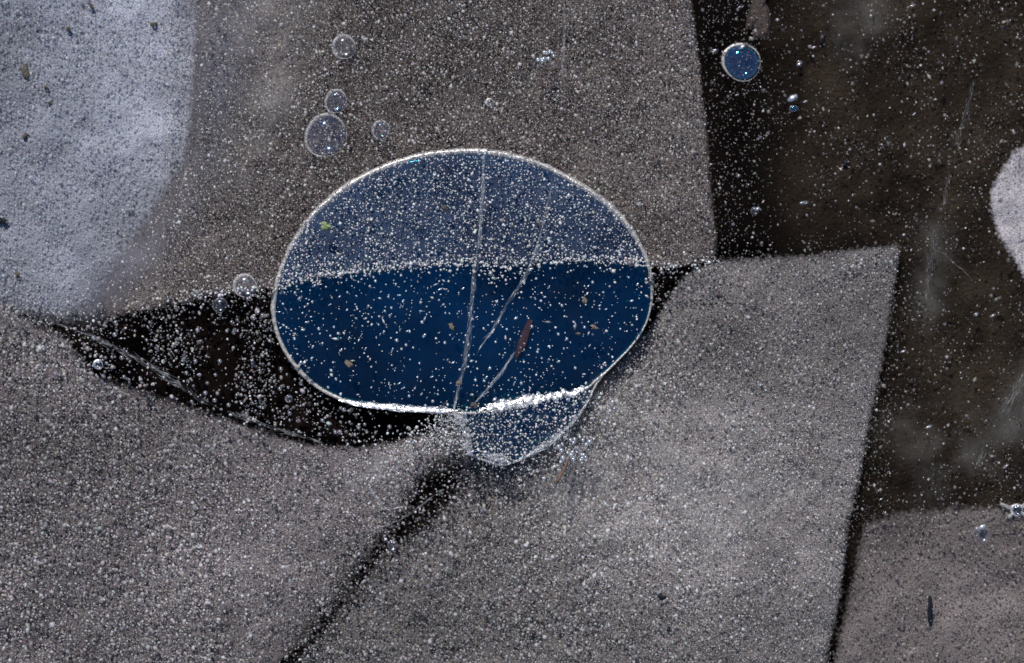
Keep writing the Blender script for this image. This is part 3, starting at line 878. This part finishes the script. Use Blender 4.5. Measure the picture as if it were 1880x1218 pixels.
# ------------------------------------------------------------------ single tiny bubbles
bead_me = ball_mesh("bead", 16, 10)
bead_me.materials.append(M_bead)
bead_me_dim = ball_mesh("bead", 16, 10)
bead_me_dim.materials.append(M_bead_dim)
n_bead = [0]
def bead(px, py, z, rpx, label, group, stretch=1.0, ang=0.0, m=None):
    o = bpy.data.objects.new("air_bubble", bead_me if m is None else bead_me_dim); col.objects.link(o)
    o.location = W(px, py, z)
    s = rpx * PX(z)
    o.scale = (s * stretch, s, s)
    o.rotation_euler = (0, random.uniform(-.3, .3), ang)
    tag(o, label, "bubble", group)
    n_bead[0] += 1
    return o

def pick(bounds, count, ok, mind=7):
    got = []
    while len(got) < count:
        x_, y_ = random.uniform(bounds[0], bounds[2]), random.uniform(bounds[1], bounds[3])
        if ok(x_, y_) and all((x_ - a) ** 2 + (y_ - b) ** 2 > mind * mind for a, b in got):
            got.append((x_, y_))
    return got
one = lambda f, x_, y_: float(f(np.array([x_]), np.array([y_]))[0])
in_blue = lambda x_, y_: one(lambda a, b: sdist(a, b, BUBBLE), x_, y_) > 8 and one(lambda a, b: sdist(a, b, A_POLY), x_, y_) < -10
in_leaf = lambda x_, y_: one(lambda a, b: sdist(a, b, LEAF), x_, y_) > 10 and one(lambda a, b: sdist(a, b, BUBBLE), x_, y_) < -8
in_right = lambda x_, y_: one(lambda a, b: sdist(a, b, RIGHT), x_, y_) > 10 and one(lambda a, b: sdist(a, b, G_POLY), x_, y_) < -8
def crack_x(y_): return 872 - (y_ - 500) * .155
for (a, b) in pick((500, 480, 1200, 760), 150, in_blue):
    st = random.choice([1, 1, 1, 1, 1.9, 2.6, 3.4])
    shape = "round bead" if st == 1 else "stretched bead"
    where = "left of the long crack" if a < crack_x(b) else ("between long crack and red sliver" if a < 962 else "right of the red sliver")
    row = "under the speckled boundary" if b < 560 else ("half way down" if b < 650 else "near the lower rim")
    bead(a, b, -.0015 - random.random() * .003, random.uniform(1.5, 3.3) if st < 2 else random.uniform(1.0, 1.6), "tiny %s on deep blue, %s, %s" % (shape, where, row), "beads over the deep blue half", st, random.uniform(0, 1.2))
for (a, b) in pick((130, 520, 900, 810), 80, in_leaf, 9):
    where = "at its left tip" if a < 260 else ("in its middle" if a < 400 else ("beside the big bubble" if b < 700 else "under the big bubble"))
    row = "above the pale thread" if b < 600 + (a - 110) * .43 else "below the pale thread"
    bead(a, b, -.004 - random.random() * .004, random.uniform(2.4, 4.8), "grey bubble in the dark gap, %s, %s" % (where, row), "beads in the dark gap", m=M_bead_dim)
for (a, b) in pick((1290, 0, 1870, 930), 34, in_right, 22):
    st = random.choice([1, 1, 1.5, 2.6])
    where = "in the black strip" if a < 1420 and b < 480 else ("left of the upright band" if a < 1740 else "right of the upright band")
    row = "near the top" if b < 200 else ("level with the pale rounded ice" if b < 500 else "beside the lower grey ice")
    bead(a, b, -.008 - random.random() * .003, random.uniform(1.8, 3.6), "dim bubble, dark right side, %s, %s" % (where, row), "beads in the dark right side", st, random.uniform(.1, .6), m=M_bead_dim)
for k in range(24):
    a, r_ = random.uniform(0, 6.3), random.random() ** .5
    bead(1052 + math.cos(a) * r_ * 36, 822 + math.sin(a) * r_ * 28, -.002 - random.random() * .001, random.uniform(3, 5), "pale bubble in the bright cluster right of the blue lobe", "cluster beside the blue lobe")
for k in range(12):
    a, r_ = random.uniform(0, 6.3), random.random() ** .5
    bead(1001 + math.cos(a) * r_ * 17, 103 + math.sin(a) * r_ * 13, -.002 - random.random() * .001, random.uniform(3, 4.6), "pale bubble in the small cluster high above the big bubble", "cluster above the big bubble")

# ------------------------------------------------------------------ cracks
def crack(label, pts, z0, z1, width, strands, m=None, name="ice_crack", seed=0, keep=0.0, skew=.16, length=6):
    """A fracture face: a thin torn band dipping from z0 to z1 with frosty strands along it; each is one mesh."""
    rg = np.random.default_rng(seed + 50)
    c = resample(smooth_curve(pts, 10), 3.0)
    n = len(c)
    t = np.gradient(c, axis=0); t /= np.linalg.norm(t, axis=1)[:, None] + 1e-9
    nn = np.c_[-t[:, 1], t[:, 0]]
    prof = np.sin(np.linspace(.12, math.pi - .12, n)) ** .6
    dens = N1.fbm(np.arange(n) * .05 + seed * 3.1, np.full(n, seed * 1.7), 3)
    dens = np.maximum(dens, keep)
    V, F = [], []
    total = int(n * 3.0 * strands ** .8 * 1.0)
    for s_ in range(total):
        i = int(rg.integers(0, n))
        if rg.random() > (dens[i] * 2.6 - .75): continue
        wd = width * prof[i] * (.25 + 1.1 * dens[i])
        off_ = rg.normal(0, .32) * wd
        ln = rg.lognormal(math.log(length), .6); hw = rg.uniform(.25, .85)
        sk = rg.normal(0, skew)
        dx = t[i] * math.cos(sk) + nn[i] * math.sin(sk); dn = np.array([-dx[1], dx[0]])
        m_ = c[i] + nn[i] * off_
        zz = z0 + (z1 - z0) * rg.random(); tilt = rg.normal(0, .00012)
        o = len(V)
        for (u, v, h) in ((-ln, 0, 0), (0, -hw, -tilt), (0, hw, tilt), (ln, 0, .0002)):
            p_ = m_ + dx * u + dn * v
            V.append(W(p_[0], p_[1], zz + h))
        F.append((o, o + 1, o + 2)); F.append((o + 1, o + 3, o + 2))
    root_me = pydata(name, V, F)
    off = recentre(root_me)
    o = link(name, root_me, m or M_crack, smooth=False)
    o.location = off
    tag(o, label, "crack")
    return o
crack("long pale crack running down through the middle of the big bubble", [(889, 285), (886, 350), (880, 430), (872, 500), (864, 580), (856, 650), (842, 710), (832, 758)], -.0008, -.0045, 11, 4, seed=1, keep=.45)
crack("thin slanting crack right of the long one in the big bubble", [(1012, 345), (1000, 400), (985, 455), (962, 510), (930, 560), (905, 605), (882, 638)], -.0008, -.004, 7, 2, seed=2, keep=.5)
crack("short faint crack low in the deep blue half", [(942, 650), (920, 685), (895, 715), (872, 740)], -.001, -.004, 4, 2, M_crack, seed=3)
crack("pale crack crossing the blue lower lobe", [(985, 768), (962, 795), (935, 826), (912, 850)], -.001, -.0045, 9, 2, M_crack_mid, seed=4)
crack("pale thread along the lower side of the dark gap", [(110, 596), (160, 614), (215, 640), (270, 668), (330, 706), (382, 742), (430, 760), (500, 785), (590, 812)], -.002, -.006, 12, 2, M_crack_mid, seed=5)
crack("faint upright crack near the top above the big bubble", [(1036, -60), (1036, 60), (1033, 120), (1030, 200)], -.0006, -.003, 4, 1, M_crack_faint, seed=6)
crack("faint blurred upright band in the dark right side", [(1788, 150), (1776, 200), (1758, 260), (1742, 320), (1732, 380)], -.006, -.009, 15, 2, M_crack_faint, seed=7)
crack("dim band below the upright one in the dark right side", [(1728, 400), (1716, 450), (1704, 520), (1700, 560)], -.006, -.010, 18, 2, M_crack_faint, seed=17)
crack("hair-thin straight scratch right of the dark side's upright bands", [(1728, 462), (1750, 482), (1776, 504)], -.004, -.0045, 2, 1, M_crack_faint, seed=8)
crack("bundle of fine scratches at the right edge", [(1905, 640), (1868, 715), (1830, 780), (1795, 850)], -.006, -.010, 26, 8, M_crack_faint, seed=9)
crack("curved frosty wisp left of the dark diagonal gap", [(680, 898), (694, 920), (712, 935), (740, 930)], -.002, -.004, 7, 3, M_crack, seed=10)
crack("thin wisp crossing the dark diagonal gap", [(640, 985), (700, 968), (750, 945), (790, 915)], -.002, -.004, 5, 3, M_crack_faint, seed=11)
crack("broad frosty streak from the junction towards lower left", [(826, 770), (800, 800), (765, 830), (720, 862)], -.002, -.005, 22, 5, M_crack_faint, seed=12)
crack("short pale splinter low in the lower middle", [(920, 1095), (940, 1085), (962, 1072)], -.003, -.005, 9, 3, M_crack, seed=13)
crack("short pale splinter by the dark seam on the lower right", [(1400, 1108), (1404, 1092), (1420, 1080)], -.003, -.005, 4, 2, M_crack, seed=14)

crack("frosty spray fanning left from the junction under the big bubble", [(856, 772), (836, 768), (810, 776), (770, 792)], -.001, -.003, 34, 12, M_frost, seed=21, skew=.8, length=3)
crack("ragged white frost down the left side of the blue lobe", [(836, 758), (848, 778), (858, 800), (857, 822), (866, 836)], -.001, -.003, 18, 12, M_frost, seed=22, skew=.8, length=3)
crack("white frost patch at the foot of the blue lobe", [(888, 832), (905, 842), (928, 846)], -.001, -.003, 24, 14, M_frost, seed=23, skew=.8, length=3)
crack("ragged frost along the right side of the blue lobe", [(1085, 725), (1055, 772), (1010, 812), (950, 846)], -.001, -.003, 13, 5, M_frost, seed=25, skew=.8, length=3)
crack("frosty ruff along the lip between the lobe and deep blue", [(850, 760), (890, 756), (930, 748), (980, 738)], -.001, -.003, 14, 6, M_frost, seed=24, skew=.8, length=3)

# ------------------------------------------------------------------ debris frozen in the ice
def fleck(name, label, cat, px, py, length, width, ang, z, m, seed=0, group=None, ragged=.22):
    """Ragged little flake with thickness."""
    rg = np.random.default_rng(seed + 300)
    k = 14
    a = np.linspace(0, 2 * math.pi, k, endpoint=False)
    rr_ = 1 + rg.normal(0, ragged, k)
    ca, sa = math.cos(ang), math.sin(ang)
    V, F = [], []
    for zz, sc in ((z - .0004, .8), (z, 1.0), (z + .0004, .75)):
        for i in range(k):
            lx, ly = math.cos(a[i]) * rr_[i] * length / 2 * sc, math.sin(a[i]) * rr_[i] * width / 2 * sc
            V.append(W(px + lx * ca - ly * sa, py + lx * sa + ly * ca, zz + rg.normal(0, .00007)))
    for lvl in (0, 1):
        for i in range(k):
            p, q = lvl * k + i, lvl * k + (i + 1) % k
            F.append((q, p, p + k, q + k))
    V.append(W(px, py, z + .00055)); V.append(W(px, py, z - .0005))
    for i in range(k):
        F.append((2 * k + (i + 1) % k, 2 * k + i, 3 * k)); F.append((i, (i + 1) % k, 3 * k + 1))
    me = pydata(name, V, F)
    bm = bmesh.new(); bm.from_mesh(me); bmesh.ops.recalc_face_normals(bm, faces=bm.faces[:]); bm.to_mesh(me); bm.free()
    off = recentre(me)
    o = link(name, me, m, smooth=False); o.location = off
    tag(o, label, cat, group)
    return o
M_tan = plain_mat("tan_speck", (.20, .155, .115), .8)
M_olive = plain_mat("olive_speck", (.10, .085, .06), .8)
M_green = plain_mat("green_speck", (.24, .30, .13), .8)
M_red = plain_mat("reddish_sliver", (.032, .014, .024), .8)
M_black = plain_mat("black_speck", (.004, .005, .010), .6)
M_brown = plain_mat("brown_leaf", (.045, .030, .024), .7)
M_twig = plain_mat("twig", (.16, .095, .06), .7)
S = "debris_speck"
fleck(S, "olive round speck in the upper half of the big bubble", "speck", 817, 382, 15, 11, .5, -.0005, M_olive, 1)
fleck(S, "yellow green speck near the upper left rim of the big bubble", "speck", 600, 416, 18, 15, .2, -.0005, M_green, 2)
fleck(S, "tan ragged speck left of the long crack in the deep blue", "speck", 829, 600, 18, 9, 1.2, -.001, M_tan, 3)
fleck(S, "tan speck low on the left in the deep blue", "speck", 640, 669, 17, 11, .7, -.001, M_tan, 4)
fleck(S, "tan speck at the right in the deep blue, topmost of three", "speck", 1073, 552, 13, 10, 1.1, -.001, M_tan, 5)
fleck(S, "tan speck at the right in the deep blue, rightmost of three", "speck", 1091, 601, 14, 9, .6, -.001, M_tan, 6)
fleck(S, "smallest tan speck at the right in the deep blue", "speck", 1061, 613, 8, 6, .3, -.001, M_tan, 7)
fleck(S, "tan speck on the long crack low in the big bubble", "speck", 842, 704, 10, 9, .3, -.0006, M_tan, 8)
fleck(S, "olive speck where the long crack meets the lower edge", "speck", 870, 744, 14, 12, .4, -.0006, M_olive, 9)
fleck(S, "small tan sliver on the slanting crack above the blue boundary", "speck", 991, 412, 12, 4, 1.5, -.0006, M_tan, 10)
fleck("plant_sliver", "long dull red sliver slanting in the deep blue", "sliver", 962, 623, 80, 17, 1.9, -.0050, M_red, 11, ragged=.09)
fleck("leaf_fragment", "brown leaf fragment at the top of the dark right side", "leaf", 1394, 22, 92, 40, 1.75, -.0117, M_brown, 12)
fleck(S, "black slit-like speck upright in the lower right corner", "speck", 1707, 1118, 52, 9, 1.6, -.0100, M_black, 13, ragged=.08)
fleck(S, "dark speck right of centre in the lower grey ice", "speck", 1215, 1096, 15, 12, .8, -.003, M_black, 14)
fleck(S, "pair-like black speck near the top of the dark right side", "speck", 1510, 70, 26, 9, 1.9, -.0118, M_black, 15)
fleck(S, "small black speck in the middle of the dark right side", "speck", 1553, 299, 15, 13, .2, -.0118, M_black, 16)
fleck(S, "dark speck at the very left edge of the bright corner", "speck", 4, 405, 20, 12, .3, -.0122, M_black, 17)
for i, (a, b, l_, w_, t) in enumerate([(46, 130, 26, 13, "largest dark green speck in the bright corner"), (126, 52, 10, 8, "dark speck highest in the bright corner"),
        (85, 160, 9, 7, "dark speck just below right of the largest in the bright corner"), (91, 190, 7, 6, "small dark speck under two others in the bright corner"),
        (46, 250, 14, 8, "dark speck below the largest one in the bright corner"), (282, 45, 14, 8, "faint olive speck high and right in the bright corner"), (168, 12, 16, 7, "faint olive speck at the top edge of the bright corner"), (32, 505, 12, 8, "dull speck low on the left in the bright corner")]):
    fleck(S, t, "speck", a, b, l_, w_, 1.3 + i, -.0124, M_olive, 30 + i)
tw = tube(resample(np.array([(1046, 838), (1036, 862), (1022, 886)]), 4), -.001, np.linspace(2.2, 3.4, 13)[:len(resample(np.array([(1046, 838), (1036, 862), (1022, 886)]), 4))], wob=.25, name="twig")
off = recentre(tw)
two = link("twig", tw, M_twig); two.location = off
tag(two, "short brown twig below the bright bubble cluster", "twig")
print("TRIS", TRIS[0], "beads", n_bead[0])
